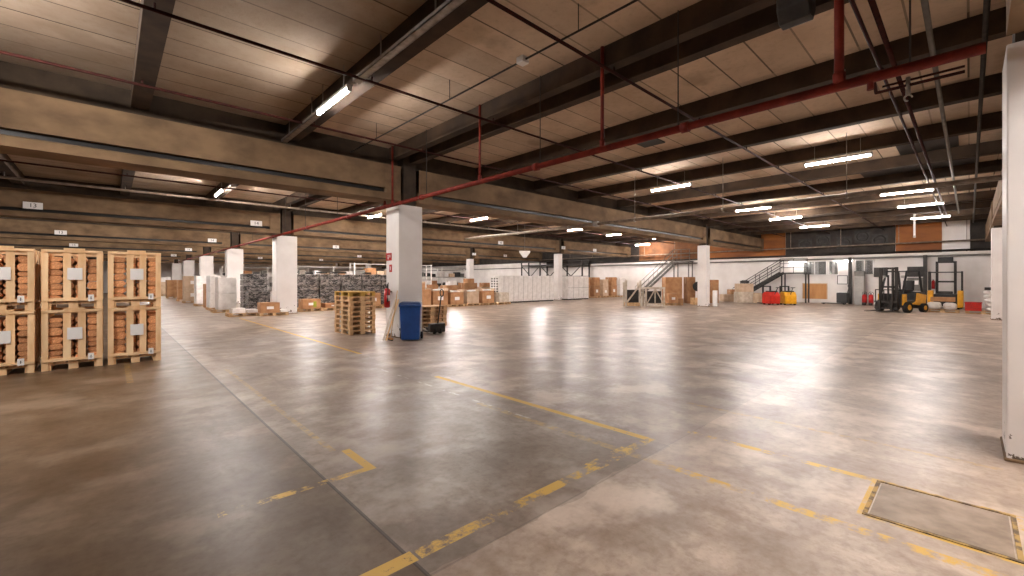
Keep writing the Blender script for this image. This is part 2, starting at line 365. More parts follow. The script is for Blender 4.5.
# ------------------------------------------------------------ lamps
def lamp(rodh=HP, rod_cols=True, L=1.5):
    t = empty('fluorescent_lamp', 'lit fluorescent batten', 'lamp', (0, 0, 4.9), 0)
    MB().box(-.05, .05, -L/2, L/2, -.0, .05, .008).build('housing', M_grey, t)
    MB().tube((0, -L/2+.04, -.03), (0, L/2-.04, -.03), .028, 6).build('tube', M_tube, t)
    each('end_cap', M_grey, t, [('box', -.035, .035, -L/2, -L/2+.04, -.06, 0), ('box', -.035, .035, L/2-.04, L/2, -.06, 0)])
    each('hanger', M_steel, t, [('tube', (0, y, .045), (0, y, rodh-4.9-.002), .006, 5) for y in (-.5, .5)]); return t
LA = [  # u, v, label
 (2.95, 7.9, 'bright fluorescent lamp in the upper left, nearest to the camera'),
 (14.3, 2.45, 'lit fluorescent lamp high at right, longest and nearest of the right bay'),
 (14.3, 7.15, 'lit fluorescent lamp above the hanging pale pipe, centre right'),
 (21.4, 6.76, 'lit fluorescent lamp right of centre, second in its line from the pale pipe'),
 (25.8, 6.6, 'lit fluorescent lamp right of centre, third in its line'),
 (31.0, 6.4, 'lit fluorescent lamp right of centre, last of its line above the stair landing'),
 (21.4, 1.6, 'lit fluorescent lamp upper of the three stacked above the forklifts'),
 (25.5, 1.46, 'lit fluorescent lamp middle of the three stacked above the forklifts'),
 (30.9, 1.4, 'lit fluorescent lamp lowest of the three stacked above the forklifts'),
 (14.3, 17.8, 'lit fluorescent lamp just right of the column with the extinguisher'),
 (21.8, 17.2, 'lit fluorescent lamp under the long beam at photo centre'),
 (26.2, 17.2, 'lit fluorescent lamp over the brown cartons, third along the beam'),
 (31.0, 16.2, 'lit fluorescent lamp over the stair platform by the brown wall panels'),
 (2.95, 19.0, 'small bright lamp far left above the crates, hung by the grey conduit')]
lamp0 = None
def retube(t, m):
    for c in t.children:
        if c.name.startswith('tube'): c.material_slots[0].link = 'OBJECT'; c.material_slots[0].material = m
tubes = []
for i, (u, v, lb) in enumerate(LA):
    if i == 0: lamp0 = lamp(); lamp0.location = (u, v, 4.9); lamp0['label'] = lb; o = lamp0
    else: o = dup(lamp0, (u, v, 4.9), 0, lb)
    tubes.append((o, i in (0, 1, 2, 6, 7, 8)))
for o, dim in tubes:
    if dim: retube(o, M_dim)
hid = [(-2.6, 7.9), (4.4, 24.55), (9.8, 24.6), (2.95, 14.6), (9.8, 14.9), (9.8, 20.6), (3.3, -1.5), (5.2, -1.9), (6.6, -3.4), (2.95, 30.5), (9.4, 29.4), (9.4, 41.5), (2.95, 42), (2.95, 53),  # unseen lamps: some read off floor reflections, others added to brighten
       (14.3, 30.5), (21.5, 30), (31, 29), (21.5, 41.5), (31, 41), (14.3, 42), (12, 53), (24, 53), (4, 65), (16, 65), (28, 65), (-8.7, 30), (-8.7, 42), (-8.7, 53), (-18, 20), (-18, 35), (35.6, 20.5)]
for u, v in hid:
    o = dup(lamp0, (u, v, 4.9), 0, 'unseen lit fluorescent lamp from the set of inferred and added fill lamps', 'fluorescent lamps hidden up between beams'); retube(o, M_strong if v > 25 or u < 0 else M_tube)
# batten on the far wall under the ledge
for yy, lb in ((6.0, 'short lit lamp under the ledge above the office windows'), (8.75, 'small lit lamp under the stair landing beside the office')):
    t = empty('wall_lamp', lb, 'lamp', (U1-.3, yy, 3.0))
    MB().box(-.06, .06, -.5, .5, .0, .2).build('housing', M_grey, t)
    MB().tube((-.02, -.48, -.025), (-.02, .48, -.025), .025, 6).build('tube', M_small, t)

# ------------------------------------------------------------ trays and pipes
def tray(u, v0, v1, z, label):
    t = empty('cable_tray', label, 'cable tray', (u, v0, z)); L = v1-v0
    mb = MB(); mb.box(-.06, .06, 0, L, 0, .015); mb.box(-.06, -.05, 0, L, 0, .06); mb.box(.05, .06, 0, L, 0, .06); mb.build('channel', M_steel, t)
    each('bracket', M_steel, t, [('box', -.008, .008, .4+1.5*j, .42+1.5*j, .014, HP-.002-z) for j in range(int((L-.4)/1.5)+1)])
tray(3.0, -.3, 7.0, 4.94, 'pale metal cable tray under the rib leading to the near lamp')
tray(3.0, 8.75, 11.05, 4.9, 'short pale metal tray under the ceiling left of the near lamp')
def along_u(name, label, cat, v, z, u0, u1, r, m, hang=None, hm=None, grp=None, skip=()):
    t = empty(name, label, cat, (u0, v, z), 0, grp)
    mb = MB().tube((0, 0, 0), (u1-u0, 0, 0), r, 8); mb.build('pipe_run', m, t)
    for u in (hang or []):
        if u0 < u < u1: MB().tube((u-u0, 0, r*.5), (u-u0, 0, HB-z), .014, 5).build('hanger', hm or m, t)
    return t
HU = [u+.1 for u in RIBS if u not in (6.37, 27.2)]
desc = {.95: 'dark red sprinkler pipe nearest the right column, crossing below the ceiling ribs', 3.86: 'dark red sprinkler pipe from the top centre crossing the paired ribs',
        6.8: 'dark red sprinkler pipe passing the near bright lamp', 9.56: 'dark red sprinkler pipe just before the first big left beam'}
for v in (.95, 3.86, 6.8, 9.56, 12.9, 15.5, 18.2, 21.2):
    along_u('sprinkler_pipe', desc.get(v, 'dark red sprinkler pipe in the bay behind the first beam, at %s' % {12.9: 'its near side', 15.5: 'its middle left', 18.2: 'its middle right', 21.2: 'its far side'}.get(v, '')), 'pipe',
            v, 4.94, -22, 37.3, .024, M_redd, HU, M_redd)
for v in (25, 28, 31):
    along_u('sprinkler_pipe', 'dark sprinkler pipe in the bay behind the second column', 'pipe', v, 4.94, -22, 37.3, .024, M_redd, HU[::2], M_redd, 'sprinkler pipes of the far bays')
along_u('grey_conduit', 'pale grey conduit crossing below the ceiling by the small far left lamp', 'conduit', 20.6, 4.85, -12, 20, .045, M_pipe, HU[::1], M_steel)
# thin conduit with a junction box along the ribs
t = empty('junction_conduit', 'thin dark conduit with white junction box under the nearest centre planks', 'conduit', (4.6, -.4, 5.0))
MB().tube((0, 0, 0), (0, 11.5, 0), .016, 6).build('conduit_run', M_dark, t)
MB().box(-.07, .07, 5.0, 5.14, -.05, .05, .01).build('junction_box', M_paper, t)
each('hanger', M_dark, t, [('tube', (0, k, 0), (0, k, HP-5.0-.002), .007, 5) for k in (1.0, 4, 7, 10)])
# main red fire pipe
t = empty('red_fire_pipe', 'thick red fire water pipe running from right column past all left columns', 'pipe', (5.72, -.1, 3.73))
mb = MB(); mb.tube((0, 0, 0), (0, 62, 0), .052, 12); mb.build('pipe_run', M_red, t)
for k in (2.7, 5.5, 9.5, 14, 18, 23, 29, 35): MB().tube((0, k, 0), (0, k+.1, 0), .072, 12).build('coupling', M_red, t)
for k, r in ((1.06, .045), (4.1, .03), (7.2, .025), (11.05, .03), (11.5, .03)): 
    mb = MB().tube((0, k, 0), (0, k, HB-3.73+(.33 if k < 11 else .33)), r, 8)
    mb.tube((0, k, .02), (0, k, .14), r+.014, 8); mb.build('riser', M_red, t)
each('hanger_rod', M_dark, t, [('tube', (0, k, 0), (0, k, HP-3.73-.002), .009, 5) for k in (.5, 2.85, 5.45, 9.3, 15, 18.3, 21, 27, 33, 39)])
MB().tube((0, .8, 0), (0, .8, -.12), .03, 8).build('drain_plug', M_red, t)
MB().tube((0, 1.06, .16), (.14, 1.06, .16), .02, 6).tube((.14, 1.06, .1), (.14, 1.06, .22), .035, 8).build('valve', M_steel, t)
# valve branch near the big column
t = empty('drain_branch', 'small red branch pipes with a metal hook valve near the right column top', 'pipe', (5.95, .33, 3.64))
MB().path([(0, -.3, 0), (0, .35, 0), (-.2, .35, .1)], .016).path([(0, -.3, .05), (0, .3, .05)], .012).build('branch', M_redd, t)
MB().tube((0, .1, -.1), (0, .1, .08), .02, 8).torus((0, .1, -.13), .03, .008, 'X', 10, 5, -PI/2, PI).build('hook_valve', M_steel, t)
# pipes crossing to the right wall
for v, du, m, lb in ((.78, 0, M_redd, 'slanting red twin pipe at top right dropping past the thick fire pipe'), (.36, 0, M_mgrey, 'grey conduit at top right crossing behind the fire pipe')):
    along_u('ceiling_pipe', lb, 'pipe', v, 4.9, 3.0, 30, .032, m, [8.98, 14.4, 20.1], M_dark)
along_u('ceiling_pipe', 'thin grey vertical looking pipe beside the near column top', 'pipe', -.14, 4.93, 4.5, 36, .03, M_dark, [8.98, 14.4, 20.1], M_dark)
# pale insulated pipe along the ribs
t = empty('pale_insulated_pipe', 'pale insulated pipe hung below the lamps from centre to right', 'pipe', (13.6, -.9, 3.79))
MB().tube((0, 0, 0), (0, 19, 0), .06, 12).build('pipe_run', M_pipe, t)
for k in (3, 6, 9, 12, 15): MB().tube((0, k, 0), (0, k+.05, 0), .075, 12).build('clamp', M_steel, t)
MB().box(-.08, .08, 10.6, 10.8, -.08, .1).build('junction_box', M_grey, t)
each('hanger_rod', M_steel, t, [('tube', (0, k, .05), (0, k, HP-3.79-.002), .009, 5) for k in (3.03, 6.03, 9.03, 15.03)])
# pipes along the far wall
for z, r, m, x, lb in ((4.0, .045, M_pipe, .5, 'pale pipe running across the coloured panels of the far wall'), (3.45, .06, M_dark, .3, 'dark pipe resting along the white ledge of the far wall')):
    t = empty('wall_pipe', lb, 'pipe', (U1-x, -.9, z)); MB().tube((0, 0, 0), (0, 37 if z > 3.8 else 34.5, 0), r, 10).build('pipe_run', m, t)
    each('bracket', m, t, [('box', -.015, .015, k, k+.03, (-.09 if z < 3.8 else .02), .02 if z < 3.8 else HP-z-.002) for k in range(1, 34, 3)])
# hanging white column-like drop below the three right lamps
t = empty('cable_drop', 'white vertical trunking hanging below the lamps above the forklifts', 'trunking', (30.3, 1.95, 3.9))
MB().box(-.04, .04, -.04, .04, 0, HP-3.9-.002).build('trunking', M_paper, t); MB().box(-.06, .06, -.05, .05, -.06, .04).build('socket_box', M_grey, t)
# grey sheet hood hung at the top
t = empty('heater_hood', 'dark grey sheet metal hood hanging at the top edge, right of centre', 'heater', (5.9, 1.4, 4.68))
MB().prism([(-.08, 0), (.08, 0), (.17, .14), (.17, .34), (-.17, .34), (-.17, .14)], -.16, .16, 'XZ', .015).build('hood', M_dark, t)
MB().tube((0, 0, .33), (0, 0, HP-4.68-.002), .015, 5).build('hanger', M_dark, t)
# number plates on the beams
for vi, v in enumerate((23.2, 35.05, 46.9, 58.75)):
    for ui, (u, num) in enumerate(((-2.0, '13'), (5.0, '14'), (13.2, '15'), (20.3, '16'), (27.2, '17'), (31.5, '18'))):
        if vi > 1 and ui > 3: continue
        where = ['second big beam', 'third big beam', 'fourth big beam', 'fifth big beam'][vi]
        t = empty('number_plate', 'small white plate reading %s on the %s, %s' % (num, where, ['above the log crates', 'left of its column', 'right of the extinguisher column', 'at photo centre', 'beside the slim column', 'near the far wall'][ui]), 'sign', (u, v-.362, 4.3))
        MB().box(-.24, .24, -.015, 0, -.12, .12, .004).build('plate', M_paper, t)
        text(num, .2, M_black, t, Matrix.Translation((0, -.016, 0)) @ Matrix.Rotation(PI/2, 4, 'X'))
# white triangular hanging lamp shade near the centre
u, v = 17.2, 18.6
t = empty('hanging_sign', 'white tapering sign hanging below the beams right of centre', 'sign', (18.9, 19.0, 3.05))
MB().prism([(-.1, 0), (.1, 0), (.34, .32), (.34, .42), (-.34, .42), (-.34, .32)], -.04, .04, 'XZ', .008, Matrix.Rotation(-.7, 4, 'Z')).build('panel', M_paper, t)
MB().tube((0, 0, .42), (0, 0, HP-3.05-.002), .008, 5).build('hanger', M_steel, t)

# ------------------------------------------------------------ pallets
def pallet_proto(m, name='euro_pallet', label='wooden pallet', cat='pallet'):
    """0.8 along x, 1.2 along y"""
    t = empty(name, label, cat)
    mb = MB()
    for k in range(5):
        x = -.4+k*.1625; mb.box(x, x+.15, -.6, .6, .122, .144)
    for y in (-.6, -.0725, .455): mb.box(-.4, .4, y, y+.145, .1, .122)
    mb.build('deck', m, t)
    for x in (-.4, -.0725, .3275):
        wd = .1 if x != -.0725 else .145
        if x > .3: x = .3
        mb = MB(); mb.box(x, x+wd, -.6, .6, 0, .022)
        for y in (-.6, -.0725, .455): mb.box(x, x+wd, y, y+.145, .022, .1)
        mb.build('runner', m, t)
    return t
pal = pallet_proto(M_wood2); used_pal = [False]
def pallet(u, v, z, rz, label, group=None):
    if not used_pal[0]:
        used_pal[0] = True; pal.location = (u, v, z); pal.rotation_euler = (0, 0, rz); pal['label'] = label
        if group: pal['group'] = group
        return pal
    return dup(pal, (u, v, z), rz, label, group)
ORD8 = ['first', 'second', 'third', 'fourth', 'fifth', 'sixth', 'seventh', 'eighth']
for k in range(8):
    o = pallet(5.62+random.uniform(-.012, .012), 13.22+random.uniform(-.015, .015), k*.1442, random.uniform(-.012, .012), 'empty wooden pallet, %s from the floor in the tall stack left of the extinguisher column' % ORD8[k], 'empty pallets stacked left of the column')
sp = pallet_proto(M_straw); tag(sp, 'yellowed empty wooden pallet lying on top of the tall pallet stack', 'pallet'); sp.location = (5.62, 13.24, 8*.1442)
for k in range(5):
    pallet(8.3+random.uniform(-.012, .012), 13.35+random.uniform(-.015, .015), k*.1442, PI/2, 'empty wooden pallet, %s from the floor in the short stack behind the blue bin' % ORD8[k], 'empty pallets stacked behind the blue bin')

# ------------------------------------------------------------ log crates
ORD = ['first', 'second', 'third', 'fourth', 'fifth', 'sixth', 'seventh', 'eighth', 'ninth', 'tenth', 'eleventh']
def log_mesh(seed):
    r = random.Random(seed); mb = MB(); n = 10
    prof = []
    for i in range(n):
        a = 2*PI*i/n+r.uniform(-.12, .12)+.3; ca, sa = math.cos(a), math.sin(a)
        s = .5/(abs(ca)**5+abs(sa)**5)**.2*r.uniform(.93, 1.0)
        prof.append((ca*s, sa*s))
    mb.prism(prof, 0, 1, 'XZ', .02); o = mb.build('firewood_log', M_log); me = o.data; bpy.data.objects.remove(o); return me
LOGS = [log_mesh(i) for i in range(7)]
def log_crate(label):
    t = empty('slatted_log_crate', label, 'crate'); D = 1.15; H = 1.1
    mb = MB()
    for k in range(5): mb.box(.02+k*.158, .14+k*.158, .03, D, .122, .144)
    for y in (.0, .5, D-.12): mb.box(.01, .79, y+.03, y+.12, .1, .122)
    mb.build('deck', M_wood, t)
    for x, wd in ((.02, .1), (.34, .13), (.68, .1)):
        mb = MB(); mb.box(x, x+wd, .03, D, 0, .022)
        for y in (.03, .5, D-.12): mb.box(x, x+wd, y, y+.12, .022, .1)
        mb.build('runner', M_wood, t)
    for a, b, z0 in ((0, .085, .0), (.27, .375, .16), (.465, .57, .16), (.715, .8, .0)):
        MB().box(a, b, .0, .022, z0, H-(0 if z0 == 0 else .01), .003).build('front_slat', M_wood, t)
    mb = MB(); mb.box(.0, .8, .022, .04, .15, .215); mb.box(.0, .8, -.018, 0, .16, .2); mb.build('bottom_rail', M_wood, t)
    mb = MB(); mb.box(.0, .8, .022, .04, H-.07, H-.005); mb.box(0, .8, -.018, 0, H-.045, H); mb.box(.28, .56, -.018, 0, H-.01, H+.035); mb.build('top_rail', M_wood, t)
    for x0, x1 in ((0, .02), (.78, .8)):
        for y in (.04, .36, .68, D-.14): MB().box(x0, x1, y, y+.1, .16, H-.004).build('side_slat', M_wood, t)
    for a, b in ((0, .09), (.35, .45), (.71, .8)): MB().box(a, b, D-.02, D, .16, H-.004).build('back_slat', M_wood, t)
    each('back_rail', M_wood, t, [('box', .0, .8, D-.04, D-.02, H-.07, H-.005), ('box', .0, .8, D-.04, D-.02, .16, .22)])
    s = MB().box(.325, .525, -.024, -.0185, .55, .77).build('label_sheet', M_paper, t)
    g = MB().box(.6, .68, -.026, -.0185, .15, .27).build('tag', M_paper, t)
    mb = MB(); mb.box(.635, .645, -.028, -.0265, .18, .235); mb.bar((.64, -.0275, .215), (.615, -.0275, .19), .008, .001); mb.bar((.64, -.0275, .215), (.665, -.0275, .19), .008, .001); mb.build('tag_mark', M_black, t)
    return t
c0 = None
CR = [(-.03, 0, 'rightmost'), (-.03, 1, 'rightmost'), (-.9, 0, 'middle'), (-.9, 1, 'middle'), (-1.78, 0, 'leftmost'), (-1.78, 1, 'leftmost')]
for u, lev, side in CR:
    lb = '%s slatted pine crate of split logs, %s in its stack' % (side, ['bottom', 'top'][lev])
    z = lev*1.105
    if c0 is None: c0 = log_crate(lb); c0.location = (u, 11.4, z); c = c0
    else: c = dup(c0, (u, 11.4+random.uniform(0, .02), z), 0, lb)
    # logs stacked in the crate
    cols = [(.055, .27), (.27, .42), (.42, .58), (.58, .755)]
    for ci, (a, b) in enumerate(cols):
        zz = .146; li = 0
        while zz < .98:
            h = random.choice((.09, .11, .13, .15)); h = min(h, 1.0-zz)
            if h < .06: break
            o = bpy.data.objects.new('firewood_log', random.choice(LOGS)); C.objects.link(o)
            wd = (b-a)-.008; y0 = random.uniform(.05, .1)
            o.location = (u+(a+b)/2+random.uniform(-.003, .003), 11.4+y0, z+zz+h/2); o.scale = (wd, .98, h-.001)
            o.rotation_euler = (0, random.uniform(-.05, .05), 0)
            tag(o, 'split firewood log, %s from below in the %s gap of the %s %s crate' % (ORD[li], ['left', 'centre left', 'centre right', 'right'][ci], ['bottom', 'top'][lev], side), 'firewood', 'split logs in the %s %s crate' % (['bottom', 'top'][lev], side))
            zz += h; li += 1

# ------------------------------------------------------------ wheelie bin
bx, by = fp(409, 341)
t = empty('wheelie_bin', 'blue plastic wheelie bin in front of the white column', 'bin', (bx+.13, by+.13, 0), -YAW*.8)
def taper(mb, w0, d0, w1, d1, z0, z1, bev=.02):
    b = bmesh.new(); bmesh.ops.create_cube(b, size=1)
    for v in b.verts:
        top = v.co.z > 0; v.co = Vector((v.co.x*(w1 if top else w0), v.co.y*(d1 if top else d0), z1 if top else z0))
    bmesh.ops.bevel(b, geom=b.edges[:], offset=bev, segments=3, affect='EDGES', profile=.5); mb._add(b)
mb = MB(); taper(mb, .48, .44, .56, .58, .03, .96, .03); mb.build('body', M_blue, t)
mb = MB(); mb.box(-.295, .295, -.32, .32, .93, .985, .012); mb.build('rim', M_blue, t)
mb = MB(); taper(mb, .6, .66, .52, .56, .985, 1.05, .02)
mb.tube((-.25, .33, 1.02), (.25, .33, 1.02), .018, 8); mb.build('lid', M_blued, t)
MB().box(-.16, .16, -.35, -.32, .95, .99, .008).build('handle', M_blue, t)
for s in (-1, 1):
    wl = MB().tube((s*.25, .27, .1), (s*.31, .27, .1), .1, 20).build('wheel', M_rub, t)
    MB().tube((s*.311, .27, .1), (s*.318, .27, .1), .04, 12).build('hub', M_mgrey, wl)
MB().tube((-.25, .27, .1), (.25, .27, .1), .012, 8).build('axle', M_dark, t)

# ------------------------------------------------------------ on and beside the extinguisher column (its left face is u = 5.98)
t = empty('fire_extinguisher', 'red fire extinguisher hung on the left face of the white column', 'fire extinguisher', (5.84, 11.5, .85))
mb = MB(); mb.tube((0, 0, .03), (0, 0, .5), .085, 18); mb.ball((0, 0, .5), .085, 16, (1, 1, .8)); mb.ball((0, 0, .04), .085, 16, (1, 1, .5)); mb.build('cylinder', M_fire, t)
mb = MB(); mb.tube((0, 0, .56), (0, 0, .64), .025, 10); mb.box(-.1, .02, -.012, .012, .63, .65); mb.box(-.1, .02, -.012, .012, .665, .68); mb.build('valve_head', M_black, t)
mb = MB(); mb.path([(0, 0, .62), (0, -.07, .72), (-.03, -.13, .7), (-.05, -.15, .55), (-.05, -.13, .3)], .013); mb.tube((-.05, -.13, .3), (-.05, -.12, .18), .016, 8, .026); mb.build('hose', M_black, t)
MB().box(-.05, .05, -.088, -.084, .2, .36).build('label_patch', M_paper, t)
MB().box(.05, .139, -.03, .03, .44, .48).build('bracket', M_steel, t)
def wall_sign(z, h, wv, y, label, extinguisher=True):
    t = empty('fire_sign', label, 'sign', (5.98, y, z))
    MB().box(-.012, 0, -wv/2, wv/2, 0, h, .002).build('panel', M_fire, t)
    mb = MB()
    if extinguisher:
        mb.box(-.0145, -.012, wv*.0, wv*.16, h*.15, h*.55); mb.box(-.0145, -.012, wv*.02, wv*.18, h*.62, h*.72); mb.box(-.0145, -.012, -wv*.3, wv*.1, h*.68, h*.73)
        mb.box(-.0145, -.012, -wv*.3, -wv*.18, h*.4, h*.64)
    else: mb.box(-.0145, -.012, -wv*.1, wv*.1, h*.25, h*.75)
    mb.build('pictogram', M_paper, t)
wall_sign(2.22, .22, .34, 11.66, 'square red fire extinguisher sign high on the white column')
wall_sign(1.88, .22, .15, 11.55, 'small narrow red sign below the square red one', False)
# planks and broom leaning at the column
for (px, w_, th, dv, lb, m) in ((384.5, .1, .02, .45, 'pale timber board leaning on the column below the extinguisher', M_woodw), (387.5, .05, .03, .3, 'narrow brown timber board leaning beside the pale one', M_wood)):
    p = fp(px-1.5, 340.5); t = empty('leaning_board', lb, 'board', (*p, 0)); MB().bar((0, 0, 0), (5.955-p[0], 11.05+dv-.3-p[1], 1.1), w_, th, (-1, 0, 0)).build('board', m, t)
p = fp(390.5, 340.5); t = empty('push_broom', 'wooden broom leaning against the column left of the blue bin', 'broom', (*p, 0))
MB().tube((0, 0, .06), (5.95-p[0], 11.0-p[1]+.1, 1.35), .013, 8).build('handle', M_wood2, t); MB().box(-.03, .03, -.1, .1, .03, .07).build('head', M_ply, t); MB().box(-.025, .025, -.095, .095, 0, .03).build('bristles', M_black, t)

# hand pallet truck behind the bin
def pallet_truck(label, loc, rz, m):
    t = empty('pallet_truck', label, 'pallet truck', loc, rz)
    for s in (-1, 1):
        f = MB().prism([(0, .05), (1.1, .05), (1.15, .07), (1.1, .09), (0, .09)], s*.2-.08, s*.2+.08, 'XZ').build('fork', m, t)
        MB().tube((1.0, s*.2-.04, .04), (1.0, s*.2+.04, .04), .04, 12).build('roller', M_rub, t)
    MB().box(-.18, .02, -.25, .25, .05, .32, .02).build('pump_body', m, t)
    for s in (-1, 1): MB().tube((-.12, s*.09-.03, .09), (-.12, s*.09+.03, .09), .09, 16).build('wheel', M_rub, t)
    MB().tube((-.15, 0, .3), (-.38, 0, 1.15), .02, 8).torus((-.42, 0, 1.26), .11, .016, 'Y', 14, 6).build('tow_handle', M_dark, t)
    return t
pallet_truck('dark pallet truck parked low at the right of the blue bin', (7.35, 11.3, 0), 1.45, M_dark)

# ------------------------------------------------------------ boxes and wrapped stacks
def carton(u, v, z, w_, d, h, m, label, group=None, rz=0, tape=True, flap=False, name='cardboard_box', cat='box', sheet=False, bev=.008):
    t = empty(name, label, cat, (u, v, z), rz, group)
    MB().box(-w_/2, w_/2, -d/2, d/2, 0, h, bev).build('carton' if 'cardboard' in name else 'body', m, t)
    if tape:
        mb = MB(); mb.box(-w_/2-.002, w_/2+.002, -.03, .03, h-.0, h+.002); mb.box(-w_/2-.003, -w_/2, -.03, .03, h*.75, h+.002); mb.build('tape', M_cardl, t)
    if sheet:
        mb = MB(); mb.box(-w_*.18, w_*.18, -d/2-.005, -d/2-.0005, h*.35, h*.62); mb.build('paper_label', M_paper, t)
    if flap:
        for s in (-1, 1):
            MB().bar((s*w_/2*.98, 0, h), (s*(w_/2+.06), 0, h+.16), .015, d*.95, (0, 1, 0)).build('flap', M_cardl, t)
    return t
P = 'wooden pallet'
def load(u, v, w_, d, hs, m, label, grp=None, pl=True, rz=0, **k):
    """a pallet with one wrapped block or box on top of another"""
    z = 0
    if pl:
        pallet(u, v, 0, rz if w_ < d else rz+PI/2, 'wooden pallet under the ' + label, grp and ('pallets under the ' + grp)); z = .1462
    for i, h in enumerate(hs):
        lb = label if len(hs) == 1 else ['lower ', 'upper ', 'topmost '][i] + label
        carton(u, v, z, w_, d, h, m, lb, grp, rz, **k); z += h+.004
# left aisle: white boxes
load(4.35, 26.15, .8, .8, [.8, .84], M_wwrap, 'white wrapped cube box beside the second column', None, True, 0, tape=False, name='wrapped_box', bev=.02)
load(4.3, 28.6, .75, 1.1, [.85, .9], M_wwrap, 'pale grey wrapped box just behind the white cubes', None, True, 0, tape=False, name='wrapped_box', bev=.02)
carton(4.35, 31.2, 0, .5, .8, 1.42, M_card, 'tall brown cardboard box standing in the left aisle')
carton(4.9, 30.9, 0, .6, .7, 1.2, M_cardl, 'pale cardboard box beside the tall brown one in the aisle')
load(4.5, 33.6, 1.1, 1.1, [.9, .85], M_wwrap, 'cream wrapped box further down the left aisle', None, True, 0, tape=False, name='wrapped_box', bev=.02)
load(4.4, 38.6, 1.1, 1.1, [.9, .88], M_cardl, 'beige carton with dark holes down the left aisle', None, True, 0, sheet=True)
load(4.4, 42.3, 1.1, 1.1, [.8, .7], M_card, 'brown carton fifth down the left aisle', None, True, 0, sheet=True)
load(4.3, 49.5, 1.2, 1.2, [.9, .6], M_card, 'brown carton near the far end of the left aisle', None, True, 0)
load(4.0, 58, 1.0, 1.0, [1.3], M_cardl, 'pale carton beyond the brown ones in the left aisle', None, True, 0)
carton(4.9, 69, 0, 1.3, 1.3, 2.0, M_wwrap, 'tall white wrapped cabinet at the far left end', tape=False, name='wrapped_box')
# low pallets in front of the second column
pallet(4.45, 22.9, 0, PI/2, 'low wooden pallet carrying flat white boxes before the second column')
carton(4.25, 22.9, .1462, .5, .7, .22, M_wwrap, 'flat white box on the low pallet, left one', tape=False, name='flat_box')
carton(4.8, 22.9, .1462, .42, .7, .15, M_wwrap, 'flat white box on the low pallet, right one', tape=False, name='flat_box')
pallet(5.55, 22.35, 0, PI/2, 'low wooden pallet carrying the brown box touching the second column')
carton(5.4, 22.35, .1462, .8, .6, .46, M_card, 'brown printed cardboard box on low pallet left of the second column', sheet=True)
carton(5.98, 22.35, .1462, .28, .6, .12, M_paper, 'thin white slab beside the brown box on the low pallet', tape=False, name='flat_box')
# black wrapped stacks
def black_stack(u, v, w_, h, label, grp=None):
    t = empty('black_wrapped_stack', label, 'wrapped pallet load', (u, v, 0), 0, grp)
    n = max(2, int(h/.32)); mb = MB()
    for k in range(n):
        z0 = .144+k*(h-.144)/n; mb.box(-w_/2+random.uniform(0, .02), w_/2-random.uniform(0, .02), -.4+random.uniform(-.02, .02), .4, z0, z0+(h-.144)/n-.008, .03)
    mb.build('load', M_bwrap, t)
    mb = MB(); mb.box(-w_/2, w_/2, -.4, .4, .1, .144)
    for x in (-w_/2, -.07, w_/2-.14): mb.box(x, x+.14, -.4, .4, 0, .1)
    mb.build('pallet_base', M_wood2, t); return t
black_stack(5.5, 25.6, 1.12, 1.98, 'tall black wrapped stack between the white boxes and the second column')
black_stack(5.4, 24.35, .95, 1.08, 'half height black wrapped stack behind the brown box left of the column')
nm = ['first', 'second', 'third', 'fourth', 'fifth']
for k in range(5):
    black_stack(8.0+k*1.24, 25.5, 1.2, 1.98+.02*(k % 2), 'tall black wrapped stack, %s counting right from the second column' % nm[k])
for k in range(4):
    black_stack(8.6+k*1.3, 27.2, 1.2, 2.0, 'black wrapped stack in the hidden rear row', 'black wrapped stacks of the rear row')
for k, (x, wd) in enumerate(((8.9, .5), (9.9, .7), (11.6, .4))):
    carton(x, 25.5, 2.02 if k != 1 else 2.03, wd, .4, .1, M_black, 'small dark tray on top of the black stacks, %s' % ['left', 'middle', 'right'][k], tape=False, name='tray', cat='tray')
# low brown boxes before them
for k, (x, wd, hh, m) in enumerate(((7.75, .9, .5, M_card), (8.95, 1.0, .24, M_card), (10.15, .9, .22, M_cardl), (11.2, .8, .75, M_card))):
    pallet(x, 24.0, 0, PI/2, 'wooden pallet before the black stacks under the low box, %s from the column' % nm[k])
    carton(x, 24.0, .1462, wd, .7, hh, m, 'low brown box before the black stacks, %s from the column' % nm[k], sheet=True)
carton(7.9, 23.643, .22, .16, .012, .3, mat('green_yellow_label', (190, 186, 50), (120, 150, 50), 3, .7), 'yellow green label sheet on the first low brown box', tape=False, name='paper_label', cat='label', bev=0)

# rows of cartons right of the extinguisher column
rowx = [13.2, 14.45, 15.7, 16.95, 18.2, 19.45]
ordn = ['first', 'second', 'third', 'fourth', 'fifth', 'sixth']
for k, x in enumerate(rowx):
    hh = [.95, .85, .74, .74, .78, .66][k]
    v = 22.0+[0, .05, .1, .1, .05, -.1][k]
    pallet(x, v, 0, PI/2, 'wooden pallet under the front carton row, %s from the bin column' % ordn[k])
    carton(x, v, .1462, [1.1, 1.05, .98, .95, .98, .9][k], .78, hh, [M_card, M_card, M_card, M_cardl, M_card, M_woodw][k], 'carton in the front row on a pallet, %s from the bin column' % ordn[k], sheet=(k in (1, 2, 4)), flap=(k in (1, 2, 3, 4)))
    if k in (1, 2, 3, 4):
        t = empty('paper_pile', 'crumpled white paper on the %s front carton from the bin column' % ordn[k], 'paper', (x, v, .1462+hh))
        mb = MB()
        for j in range(5):
            mb.box(-.3+j*.1, -.12+j*.1, -.3, .25, .035, .08+.03*random.random(), .01, Matrix.Rotation(random.uniform(-.12, .12), 4, 'Y'))
        mb.build('paper', M_paper, t)
    if k == 0:
        carton(x-.1, v, .1462+hh+.005, .6, .6, .36, M_card, 'brown carton on top of the first front carton by the bin column')
